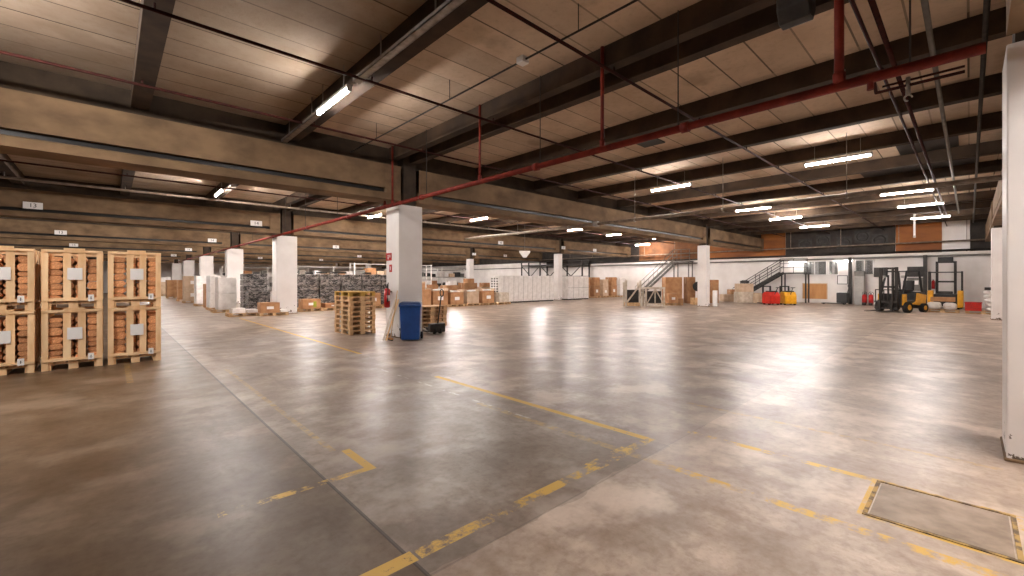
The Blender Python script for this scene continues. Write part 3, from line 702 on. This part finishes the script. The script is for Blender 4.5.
for k, x in enumerate((13.9, 15.4, 16.9, 18.4, 19.85)):
    hh = [1.25, .9, 1.15, 1.3, 1.0][k]
    pallet(x, 24.2, 0, PI/2, 'wooden pallet under the second carton row, %s from the bin column' % ordn[k])
    carton(x, 24.2, .1462, 1.1, .78, hh, [M_card, M_cardl, M_card, M_card, M_cardl][k], 'taller carton in the second row, %s from the bin column' % ordn[k], sheet=True)
    carton(x+.1, 24.2, .1462+hh+.005, .6, .5, .3, [M_cardl, M_card, M_wwrap, M_card, M_card][k], 'small box on top of the %s carton of the second row' % ordn[k])
# storage racks in the distance
def rack(u, v, L, label, seed):
    cnt = [0]
    r = random.Random(seed); t = empty('storage_rack', label, 'shelf rack', (u, v, 0))
    for x in (0, L/2, L):
        for y in (0, .8): MB().box(x-.04, x+.04, y-.04, y+.04, 0, 3.0).build('upright', M_wwrap, t)
    for z in (.9, 1.9, 2.9):
        MB().box(0, L, -.03, .83, z, z+.07).build('shelf', M_grey, t)
    for z in (.975, 1.975):
        x = .15
        while x < L-.8:
            wd = r.uniform(.4, .8); hh = r.uniform(.3, .7)
            mi = r.randrange(5); cnt[0] += 1
            carton(u+x+wd/2, v+.4, z, wd, .6, hh, (M_card, M_wwrap, M_black, M_cardl, M_mgrey)[mi], '%s box on the %s shelf of the %s' % (('brown', 'white', 'black', 'pale brown', 'grey')[mi], 'lower' if z < 1.5 else 'upper', label.replace('white storage ', '').replace('in the far distance ', 'far ')), 'boxes on the ' + label.replace('white storage ', ''), tape=False, name='storage_box')
            x += wd+r.uniform(.06, .3)
rack(14, 33, 7, 'white storage rack behind the carton rows, nearer one', 3)
rack(22, 38, 7, 'white storage rack right behind carton rows', 4)
rack(12.5, 44, 8, 'white storage rack far behind carton rows', 5)
rack(8, 50, 8, 'white storage rack far behind black stacks', 6)
# tall white panel units
def panel_unit(u, w_, label, dots=False, split=False):
    t = empty('white_panel_unit', label, 'panel stack', (u, 22.55, 0)); H = 1.96
    MB().box(-w_/2, w_/2, 0, .95, .09, H, .012).build('body', M_wwrap, t)
    mb = MB()
    for x in (-w_/2+.02, -w_/4-.02, w_/4-.06, w_/2-.12): mb.box(x, x+.1, 0.02, .93, 0, .09)
    mb.build('feet', M_dark, t)
    mb = MB(); mb.box(-.006, .006, -.008, .002, .12, H-.03)
    if split: mb.box(-w_/2+.01, w_/2-.01, -.008, .002, 1.0, 1.02)
    mb.build('seam', M_mgrey, t)
    if dots:
        mb = MB()
        for i in range(9):
            for j in range(3): mb.box(-w_/2-.012, -w_/2+.002, .1+j*.28, .25+j*.28, .25+i*.18, .35+i*.18)
        mb.build('slot', M_dark, t)
for k in range(6):
    panel_unit(20.35+k*.97, .95, 'tall white panel unit, %s from the left before the slim column' % ordn[k], k == 0)
for k in range(2):
    panel_unit(28.15+k*1.4, 1.36, 'tall white panel unit right of the slim column, %s one' % ['left', 'right'][k], False, True)
# dark steel gantry above them on the far wall
t = empty('steel_gantry', 'dark steel truss gantry above the white panel units', 'gantry', (35.9, 27.6, 0))
for y in (0, 3, 6, 9):
    for x in (0, 1.2): MB().box(x-.06, x+.06, y-.06, y+.06, 0, 3.75).build('post', M_dark, t)
for z in (2.0, 3.3, 3.7):
    mb = MB(); mb.box(-.05, .05, 0, 9, z, z+.09); mb.box(1.15, 1.25, 0, 9, z, z+.09); mb.build('rail', M_dark, t)
for k in range(6):
    MB().bar((0, k*1.5, 2.05 if k % 2 else 3.3), (0, k*1.5+1.5, 3.3 if k % 2 else 2.05), .07).build('diagonal', M_dark, t)
MB().box(0, 1.2, 0, 9, 3.2, 3.26).build('platform', M_dark, t)
# brown cartons by the far wall
for k, (u, v, w_, d, hh, m) in enumerate(((31.7, 24.2, .9, .9, 1.75, M_card), (32.95, 24.0, .9, .9, 1.8, M_card), (34.2, 23.9, .9, .9, 1.6, M_cardl), (35.45, 23.8, .9, .9, 1.82, M_card), (36.7, 23.7, .8, 1.0, 1.75, M_wwrap))):
    pallet(u, v, 0, PI/2, 'wooden pallet under the far wall carton group, %s from the left' % ordn[k])
    carton(u, v, .1462, w_, d*.85, hh*.55, m, 'lower carton of the far wall group, %s from the left' % ordn[k], sheet=True)
    carton(u+.03, v, .1462+hh*.55+.005, w_*.95, d*.8, hh*.42, m, 'upper carton of the far wall group, %s from the left' % ordn[k])
# ------------------------------------------------------------ timber racks in the middle right
def timber_rack(label, loc, rz, L, kind):
    t = empty('timber_rack', label, 'timber rack', loc, rz)
    if kind == 0:
        for x in (0, L):
            for y in (0, .5): MB().box(x-.05, x+.05, y-.05, y+.05, 0, 1.62 if y == 0 else 1.5).build('post', M_woodw, t)
        MB().box(0, L, -.04, .54, .06, .26).build('bottom_rail', M_wood2, t)
        MB().bar((.05, -.05, .3), (L, -.05, 1.4), .09, .03, (0, -1, 0)).build('brace', M_woodw, t)
        MB().box(.05, L-.05, .2, .26, .26, 1.05).build('dark_sheet', M_dgrey, t)
    else:
        for x in (0, L):
            for y in (0, .6): MB().box(x-.045, x+.045, y-.045, y+.045, 0, 1.15).build('post', M_woodw, t)
        MB().box(-.05, L+.05, -.06, .66, 1.1, 1.2).build('top', M_woodw, t)
        mb = MB(); mb.box(0, L, -.04, .04, .1, .19); mb.box(0, L, .56, .64, .1, .19); mb.build('bottom_rail', M_woodw, t)
        MB().box(L/2-.03, L/2+.03, -.04, .02, .19, 1.1).build('middle_post', M_woodw, t)
        for a, b in ((.05, L/2), (L-.05, L/2)): MB().bar((a, -.04, .2), (b, -.04, 1.1), .07, .03, (0, -1, 0)).build('brace', M_woodw, t)
        MB().box(.08, L-.08, .3, .36, .2, .95).build('dark_sheet', M_dgrey, t)
ang = math.atan2(-SI, CO)
p = fp(626, 307); timber_rack('pale timber rack with one long diagonal brace, left of the pair', (p[0], p[1], 0), ang, .88, 0)
p = fp(646, 306.6); timber_rack('pale timber rack with fan braces and flat top, right of the pair', (p[0], p[1], 0), ang, 1.12, 1)
p = fp(677, 305.6); pallet(p[0]+.3, p[1]+.5, 0, -YAW+PI/2, 'wooden pallet carrying brown boxes before the slim column')
q0 = (p[0]+.3, p[1]+.5)
carton(q0[0]+.0, q0[1]+.0, .1462, .62, .6, .62, M_card, 'brown box with white paper on pallet right of the timber racks', rz=-YAW, sheet=True)
carton(q0[0]+.38, q0[1]-.36, .1462, .32, .4, .3, M_card, 'little brown box beside the papered box on the pallet', rz=-YAW)
carton(29.2, 14.5, 0, 1.15, .8, 1.85, M_card, 'very tall brown cardboard box behind the timber racks', rz=-YAW)
carton(30.0, 13.6, 0, .55, .7, 1.86, M_card, 'tall narrow brown cardboard box next to the very tall one', rz=-YAW)
carton(31.8, 12.9, 0, .95, .7, 1.66, M_card, 'brown cardboard box between tall box and slim column', rz=-YAW)
p = fp(697, 304.5); carton(p[0], p[1], 0, .65, .6, .45, M_wood2, 'small pine box on the floor left of the slim column', rz=-YAW)
t = empty('strapping_reel', 'black round strapping reel on a stand left of the slim column', 'reel', (p[0]+.9, p[1]+.3, 0))
MB().tube((-.05, 0, 1.2), (.05, .05, 1.2), .34, 20).build('reel', M_black, t); MB().bar((0, .02, 0), (0, .02, 1.2), .07).build('stand', M_woodw, t); MB().box(-.25, .25, -.2, .25, 0, .04).build('foot', M_woodw, t)
t = empty('guard_post', 'white steel guard post right of the slim column', 'post', (*fp(715, 306.5), 0))
MB().box(-.11, .11, -.11, .11, 0, 1.0, .01).build('post', M_paper, t); MB().box(-.16, .16, -.16, .16, 0, .02).build('base_plate', M_steel, t)
# stair to the wall platform
def stairs(label, x0, ybot, ytop, ztop, wd, m, landing):
    t = empty('metal_staircase', label, 'staircase', (x0, ybot, 0)); run = ytop-ybot; n = max(6, int(ztop/.21))
    for x in (0, wd): MB().bar((x, 0, .05), (x, run, ztop-.02), .05, .2).build('stringer', m, t)
    for k in range(1, n): MB().box(.03, wd-.03, run*k/n-.1, run*k/n+.1, ztop*k/n-.02, ztop*k/n+.01).build('step', m, t)
    s = 1 if run > 0 else -1
    for x in (0, wd):
        mb = MB()
        for h in (.5, .95): mb.tube((x, 0, h+.05), (x, run, ztop+h), .025, 6)
        for k in range(5): mb.tube((x, run*k/4, ztop*k/4), (x, run*k/4, ztop*k/4+.97), .02, 6)
        mb.build('handrail', m, t)
    if landing:
        a, b = sorted((run, run+s*landing))
        MB().box(0, wd, a, b, ztop-.1, ztop).build('landing', m, t)
        mb = MB()
        for h in (.35, .65, 1.0): mb.tube((0, a, ztop+h), (0, b, ztop+h), .022, 6)
        for y in (a, (a+b)/2, b): mb.tube((0, y, ztop), (0, y, ztop+1.0), .022, 6)
        mb.build('guard_rail', m, t)
        for x in (.03, wd-.03):
            for y in (a+.1, b-.1): MB().box(x-.04, x+.04, y-.04, y+.04, 0, ztop-.1).build('leg', m, t)
    return t
stairs('steep grey metal stair rising right behind the timber racks', 36.2, 21.6, 17.9, 3.3, .8, M_mgrey, 1.5)
stairs('dark metal stair with landing beside the office windows', 36.2, 12.9, 9.6, 2.2, .9, M_dark, 1.7)
# crates and rubble left of that stair
for k, (px, py, w_, hh, m, lb) in enumerate(((728, 300, 1.0, .55, M_cardl, 'low pale box among clutter right of the slim column'), (732, 299, .45, .9, M_card, 'small brown box standing behind the low pale one'),
        (744, 302, 1.15, .78, M_woodw, 'large pale crate right of the slim column, bottom of its stack'), (759, 302.3, .5, .72, M_cardl, 'beige box between the pale crate and the red stacker'))):
    p = at_u(px, {728: 34.8, 732: 36.2, 744: 34.1, 759: 33.9}[px]); carton(p[0], p[1], 0, w_, .7, hh, m, lb, rz=-YAW, tape=(m is not M_woodw), name='wooden_crate' if m is M_woodw else 'cardboard_box', cat='crate' if m is M_woodw else 'box')
p = at_u(744, 34.1); carton(p[0], p[1], .785, 1.05, .65, .6, M_cardl, 'pale banded box on top of the large pale crate', rz=-YAW)
t = empty('tarpaulin_bundle', 'dark crumpled bundle on top of the pale banded box', 'bundle', (p[0]+.1, p[1]-.1, 1.39))
mb = MB()
for j in range(5): mb.ball((random.uniform(-.25, .25), random.uniform(-.2, .2), .12), .2, 8, (1.3, 1, .6))
mb.build('cloth', M_dgrey, t)
# stackers
def stacker(label, loc, rz, m):
    t = empty('pallet_stacker', label, 'stacker', loc, rz)
    MB().prism([(-.5, .08), (.3, .08), (.3, .7), (.1, .86), (-.35, .86), (-.5, .6)], -.36, .36, 'XZ', .03).build('body', m, t)
    MB().box(-.4, .1, -.25, .25, .855, .93, .02).build('cover', M_black, t)
    mb = MB(); mb.box(.3, .38, -.3, -.22, .05, 1.25); mb.box(.3, .38, .22, .3, .05, 1.25); mb.box(.3, .38, -.3, .3, 1.18, 1.25); mb.build('mast', M_black, t)
    for s in (-1, 1): MB().box(.36, .95, s*.2-.07, s*.2+.07, .04, .1, .01).build('fork', M_dark, t)
    for x, y in ((-.35, -.3), (-.35, .3), (.15, -.3), (.15, .3)): MB().tube((x, y-.04, .1), (x, y+.04, .1), .1, 14).build('wheel', M_rub, t)
    MB().tube((-.45, 0, .7), (-.75, 0, 1.15), .025, 8).tube((-.75, -.14, 1.15), (-.75, .14, 1.15), .022, 8).build('tiller', M_black, t)
    return t
p = at_u(770, 32.4); stacker('red electric stacker parked in front of the dark stair', (p[0], p[1], 0), .9, M_vred)
p = at_u(787, 33.0); stacker('yellow electric stacker parked beside the red one', (p[0], p[1], 0), .7, M_yel)
p = at_u(842, 36.0)
t = pallet_truck('black powered pallet truck before the white office wall', (p[0], p[1], 0), 1.57, M_black)
MB().box(-.35, .25, -.36, .36, .12, .8, .04).build('battery_box', M_black, t)
# ------------------------------------------------------------ far wall fixtures
def W(y0, y1, z0, z1, d0, d1): return MB().box(U1-d1, U1-d0, y0, y1, z0, z1)
wn = 0
for a, b in ((6.98, 8.45), (6.3, 6.9), (4.4, 5.4)):
    wn += 1
    t = empty('window_%d' % wn, None, None, (U1, (a+b)/2, 2.0)); tag(t, kind='structure'); wd = (b-a)/2
    mb = MB()
    for y in (-wd, wd-.05): mb.box(-.1, -.0, y, y+.05, 0, 1.02)
    mb.box(-.1, 0, -wd, wd, 0, .05); mb.box(-.1, 0, -wd, wd, .98, 1.03)
    if wd > .4: mb.box(-.09, 0, -.02, .02, .05, .98)
    mb.build('window_frame', M_paper, t)
    MB().box(-.06, -.055, -wd+.05, wd-.05, .05, .98).build('pane', M_glass, t)
    for y0_, y1_ in ((-wd+.06, -wd+.06+wd*.6), (wd*.3, wd-.08)):
        MB().prism([(y0_+ (y1_-y0_)*i/12, 0) for i in range(13)][:0] or [( -.045+.014*math.sin(i*2), y0_+(y1_-y0_)*i/12) for i in range(13)] + [(-.015, y1_), (-.015, y0_)], .06, .97, 'XY').build('curtain', M_mgrey, t)
t = empty('plywood_hatch', 'orange plywood hatch in the white wall below the office windows', 'hatch', (U1, 7.72, .28)); 
MB().box(-.06, 0, -.72, .72, 0, 1.08, .004).build('board', M_ply, t); mb = MB(); mb.box(-.08, 0, -.76, .76, 1.08, 1.14); mb.box(-.08, 0, -.76, -.72, 0, 1.08); mb.box(-.08, 0, .72, .76, 0, 1.08); mb.build('frame', M_cardl, t)
for a, b, z0, z1, m, nm_, lb, ct in ((3.7, 4.4, 1.85, 2.48, M_dark, 'wall_vent', 'dark square wall panel above the left of the first forklift', 'vent'), (1.98, 2.75, 1.85, 2.5, M_dark, 'wall_vent', 'dark wall panel above the grey door right of the forklift', 'vent'),
        (.68, 1.35, 2.78, 3.06, M_black, 'air_conditioner', 'black wall unit above the reach truck', 'wall unit')):
    t = empty(nm_, lb, ct, (U1, (a+b)/2, z0)); MB().box(-.1, 0, -(b-a)/2, (b-a)/2, 0, z1-z0, .01).build('casing', m, t)
    mb = MB()
    for k in range(4): mb.box(-.106, -.1, -(b-a)/2+.04, (b-a)/2-.04, .05+k*(z1-z0)/5, .07+k*(z1-z0)/5)
    mb.build('louvre', M_dgrey, t)
t = empty('door_1', None, None, (U1, 2.37, 0)); tag(t, kind='structure')
MB().box(-.06, 0, -.4, .4, 0, 1.83).build('door_leaf', M_wall, t); MB().box(-.075, -.06, -.38, .38, .95, 1.8).build('door_panel', M_mgrey, t); MB().box(-.08, -.075, -.15, .12, 1.35, 1.62).build('notice', M_paper, t)
MB().tube((-.1, .3, 1.0), (-.1, .2, 1.0), .014, 6).box(-.1, -.06, .285, .315, .99, 1.01).build('door_handle', M_steel, t)
t = empty('electric_cabinet', 'tall light grey electric cabinet left of the first forklift', 'cabinet', (*at_u(859, 36.7), 0), 0)
MB().box(0, .5, -.25, .25, 0, 1.9, .01).build('body', M_grey, t); MB().box(-.01, .5, -.25, .25, 1.9, 2.25, .01).build('top_box', M_mgrey, t); MB().box(-.012, 0, -.22, .22, .08, 1.85).build('door', M_grey, t)
t = empty('framed_notice', 'framed notice hung on the white wall above the black pallet truck', 'notice', (U1, 6.1, 1.35)); mb = MB()
mb.box(-.03, 0, -.3, -.26, 0, .62); mb.box(-.03, 0, .26, .3, 0, .62); mb.box(-.03, 0, -.3, .3, 0, .04); mb.box(-.03, 0, -.3, .3, .58, .62); mb.build('frame', M_dark, t); MB().box(-.02, 0, -.26, .26, .04, .58).build('sheet', M_paper, t)
def extinguisher_stand(px, py, lb):
    p = at_u(px, 36.2); t = empty('standing_extinguisher', lb, 'fire extinguisher', (*p, 0))
    MB().tube((0, 0, .1), (0, 0, .62), .13, 14).ball((0, 0, .62), .13, 12, (1, 1, .7)).build('cylinder', M_fire, t)
    MB().tube((0, 0, .68), (0, 0, .8), .03, 8).torus((0, 0, .75), .12, .015, 'X', 12, 5).build('valve_head', M_black, t)
    MB().box(-.12, .12, -.03, .03, 0, .12).tube((-.14, -.1, .09), (-.14, .1, .09), .09, 12).build('trolley', M_dark, t)
extinguisher_stand(864.5, 303, 'red wheeled extinguisher standing just right of the grey cabinet'); extinguisher_stand(871, 304, 'second red wheeled extinguisher, nearest the left of the first forklift')
t = empty('wall_extinguisher', 'small dark red extinguisher on the dark post beside the reach truck', 'fire extinguisher', (U1-.1, 1.55, 1.1)); MB().tube((0, 0, 0), (0, 0, .45), .08, 12).ball((0, 0, .45), .08, 10).build('cylinder', M_fire, t); MB().tube((0, 0, .48), (0, 0, .58), .03, 8).build('valve_head', M_black, t); MB().box(0, .1, -.03, .03, .3, .36).build('bracket', M_steel, t)
# machinery seen in the dark opening high on the far wall
for k, (y, z) in enumerate(((8.3, 3.95), (7.2, 4.2), (6.0, 3.95), (5.0, 4.3), (4.1, 4.0))):
    t = empty('ventilation_unit', 'round dark ventilation unit in the dark band, %s from the left' % ordn[k], 'ventilation unit', (U1-.06, y, z))
    MB().torus((-.04, 0, .3), .3, .04, 'X', 20, 6).build('ring', M_dark, t); MB().box(-.04, 0, -.42, .42, -.1, .72).build('back_plate', M_dgrey, t)
# ------------------------------------------------------------ forklift trucks
def forklift(label, loc, rz, m, reach=False):
    t = empty('forklift_truck', label, 'forklift', loc, rz)
    W2 = .55
    MB().prism([(-1.2, .35), (-1.25, .9), (-1.1, 1.05), (-.45, 1.05), (-.35, .62), (.3, .55), (.45, .95), (.6, .95), (.62, .25), (-.9, .18)], -W2+.03, W2-.03, 'XZ', .03).build('body', M_black, t)
    for s in (-1, 1): MB().prism([(-1.1, .4), (-1.18, .88), (-.5, .98), (-.4, .55), (-.1, .42), (-.6, .36)], s*W2-.03, s*W2+.03, 'XZ', .01).prism([(.3, .3), (.32, .93), (.58, .93), (.6, .3)], s*W2-.03, s*W2+.03, 'XZ', .01).build('side_panel', m, t)
    MB().box(-1.27, -.95, -W2+.02, W2-.02, .3, .92, .06).build('counterweight', M_black, t)
    for x, r in ((.35, .27), (-.85, .23)):
        for s in (-1, 1):
            wl = MB().tube((x, s*W2-.02*s, r), (x, s*(W2+.16), r), r, 20).build('wheel', M_rub, t)
            MB().tube((x, s*(W2+.161), r), (x, s*(W2+.17), r), r*.5, 14).build('hub', m, wl)
    H = 2.1; mb = MB()
    for s in (-1, 1):
        mb.bar((.5, s*.48, .9), (.12, s*.46, H), .07); mb.bar((-1.0, s*.48, 1.0), (-.8, s*.46, H), .07); mb.bar((.12, s*.46, H), (-.8, s*.46, H), .07)
    for k in range(7): mb.bar((.1-k*.15, -.46, H+.0), (.1-k*.15, .46, H+.0), .04)
    mb.build('overhead_guard', M_black, t)
    mb = MB(); mb.box(-.75, -.3, -.24, .24, 1.05, 1.17, .03); mb.prism([(-.85, 1.1), (-.72, 1.1), (-.78, 1.62), (-.9, 1.62)], -.23, .23, 'XZ', .02); mb.build('seat', M_black, t)
    mb = MB().torus((.2, 0, 1.22), .15, .016, 'Z', 16, 6); mb.tube((.35, 0, .9), (.2, 0, 1.22), .02, 6); mb.build('steering_wheel', M_black, t)
    ms = MB()
    for s in (-1, 1):
        ms.box(.66, .78, s*.36-.05, s*.36+.05, .1, 2.3); ms.box(.79, .86, s*.26-.04, s*.26+.04, .12, 2.25)
    for z in (.35, 1.25, 2.2): ms.box(.66, .78, -.36, .36, z, z+.09)
    ms.tube((.74, 0, .3), (.74, 0, 1.9), .04, 8); ms.build('mast', M_dark, t)
    mb = MB(); mb.box(.88, .94, -.52, .52, .16, .26); mb.box(.88, .94, -.52, .52, .48, .58)
    for k in range(6): mb.box(.89, .92, -.5+k*.192, -.46+k*.192, .58, 1.15)
    mb.box(.89, .92, -.5, .5, 1.12, 1.17); mb.build('carriage', M_dark, t)
    for s in (-1, 1):
        MB().prism([(.94, .06), (1.95, .06), (2.0, .075), (1.95, .09), (.99, .11), (.99, .62), (.94, .62)], s*.28-.06, s*.28+.06, 'XZ').build('fork', M_dark, t)
    for s in (-1, 1): MB().box(.3, .42, s*.42-.06, s*.42+.06, 1.75, 1.88, .02).build('headlight', M_grey, t)
    return t
pf = at_u(898, 29.9)
forklift('yellow and black forklift truck parked left of the grey door', (pf[0], pf[1], 0), PI-.45, M_yel)
def reach_truck(label, loc, rz):
    t = empty('reach_truck', label, 'reach truck', loc, rz)
    for s in (-1, 1):
        MB().box(-.55, .75, s*.6-.12, s*.6+.12, .1, 1.05, .04).build('side_panel', M_yel, t)
    MB().box(-.55, .55, -.48, .48, .15, .85, .04).build('body', M_black, t)
    MB().box(-.2, .3, -.3, .3, .85, 1.0, .04).build('seat', M_dgrey, t)
    mb = MB()
    for x in (-.5, .6):
        for s in (-1, 1): mb.box(x-.04, x+.04, s*.66-.04, s*.66+.04, 1.0, 2.1)
    for s in (-1, 1): mb.box(-.54, .64, s*.66-.04, s*.66+.04, 2.06, 2.14)
    for k in range(6): mb.box(-.5+k*.22, -.46+k*.22, -.66, .66, 2.07, 2.12)
    mb.build('overhead_guard', M_dark, t)
    ms = MB()
    for s in (-1, 1): ms.box(-.85, -.72, s*.38-.06, s*.38+.06, .1, 2.75)
    for z in (.4, 1.5, 2.65): ms.box(-.85, -.72, -.38, .38, z, z+.1)
    ms.build('mast', M_dark, t)
    for s in (-1, 1): MB().box(-1.9, -.85, s*.26-.06, s*.26+.06, .1, .14).build('fork', M_dark, t)
    for x, y in ((.5, .5), (.5, -.5), (-.5, .6), (-.5, -.6)): MB().tube((x, y-.06, .15), (x, y+.06, .15), .15, 16).build('wheel', M_rub, t)
    return t
reach_truck('yellow and black reach truck with tall mast parked by the far wall', (35.2, .95, 0), PI+.0)
# ------------------------------------------------------------ sacks, crate, pallets by the far right column
def sack(u, v, z, sx, sy, sz, rz, label, grp=None):
    t = empty('white_sack', label, 'sack', (u, v, z), rz, grp)
    b = bmesh.new(); bmesh.ops.create_uvsphere(b, u_segments=16, v_segments=10, radius=1); r = random.Random(u*9+v)
    for vv in b.verts:
        c = vv.co; f = 1+.06*math.sin(9*c.x+3*c.y+r.random())
        vv.co = Vector((math.copysign(abs(c.x)**.55, c.x)*sx/2*f, math.copysign(abs(c.y)**.55, c.y)*sy/2*f, (math.copysign(abs(c.z)**.8, c.z)*.5+.5)*sz))
    for f in b.faces: f.smooth = True
    mb = MB(); mb._add(b); mb.build('bag', M_wwrap, t); MB().bar((-sx*.46, -sy*.4, sz*.5), (-sx*.46, sy*.4, sz*.5), .012).build('seam', M_cardl, t)
pallet(31.15, .95, 0, 0, 'wooden pallet under the white sacks left of the red crate')
pallet(31.15, -.45, 0, 0, 'wooden pallet under the red crate and white sack pile')
sack(30.95, .68, .1462, .62, .46, .36, .2, 'white plastic sack lying lowest left of the red crate')
sack(31.0, 1.25, .1462, .55, .46, .38, 1.4, 'white plastic sack at the left end of the pallet')
carton(31.4, .95, .1462+.4, .4, .9, .22, M_card, 'flattened brown box lying over the white sacks', tape=False)
t = empty('red_plastic_crate', 'red plastic crate on a pallet before the white wall', 'crate', (31.0, -.12, .1462), 0)
mb = MB(); mb.box(-.3, .3, -.28, .28, 0, .42, .02); mb.build('body', M_vred, t); mb = MB()
for z in (.1, .2, .3): mb.box(-.31, -.3, -.26, .26, z, z+.02)
mb.box(-.32, .32, -.3, .3, .38, .42); mb.build('rim', M_fire, t)
for k in range(5):
    sack(31.1+.02*k, -.72, .1462+k*.2, .62, .42, .21, .1*k, 'white sack in the pile right of the red crate, %s from the bottom' % ordn[k])
carton(31.1, -.62, .1462+1.01, .3, .25, .14, M_black, 'black box on top of the white sack pile', tape=False, name='small_box')
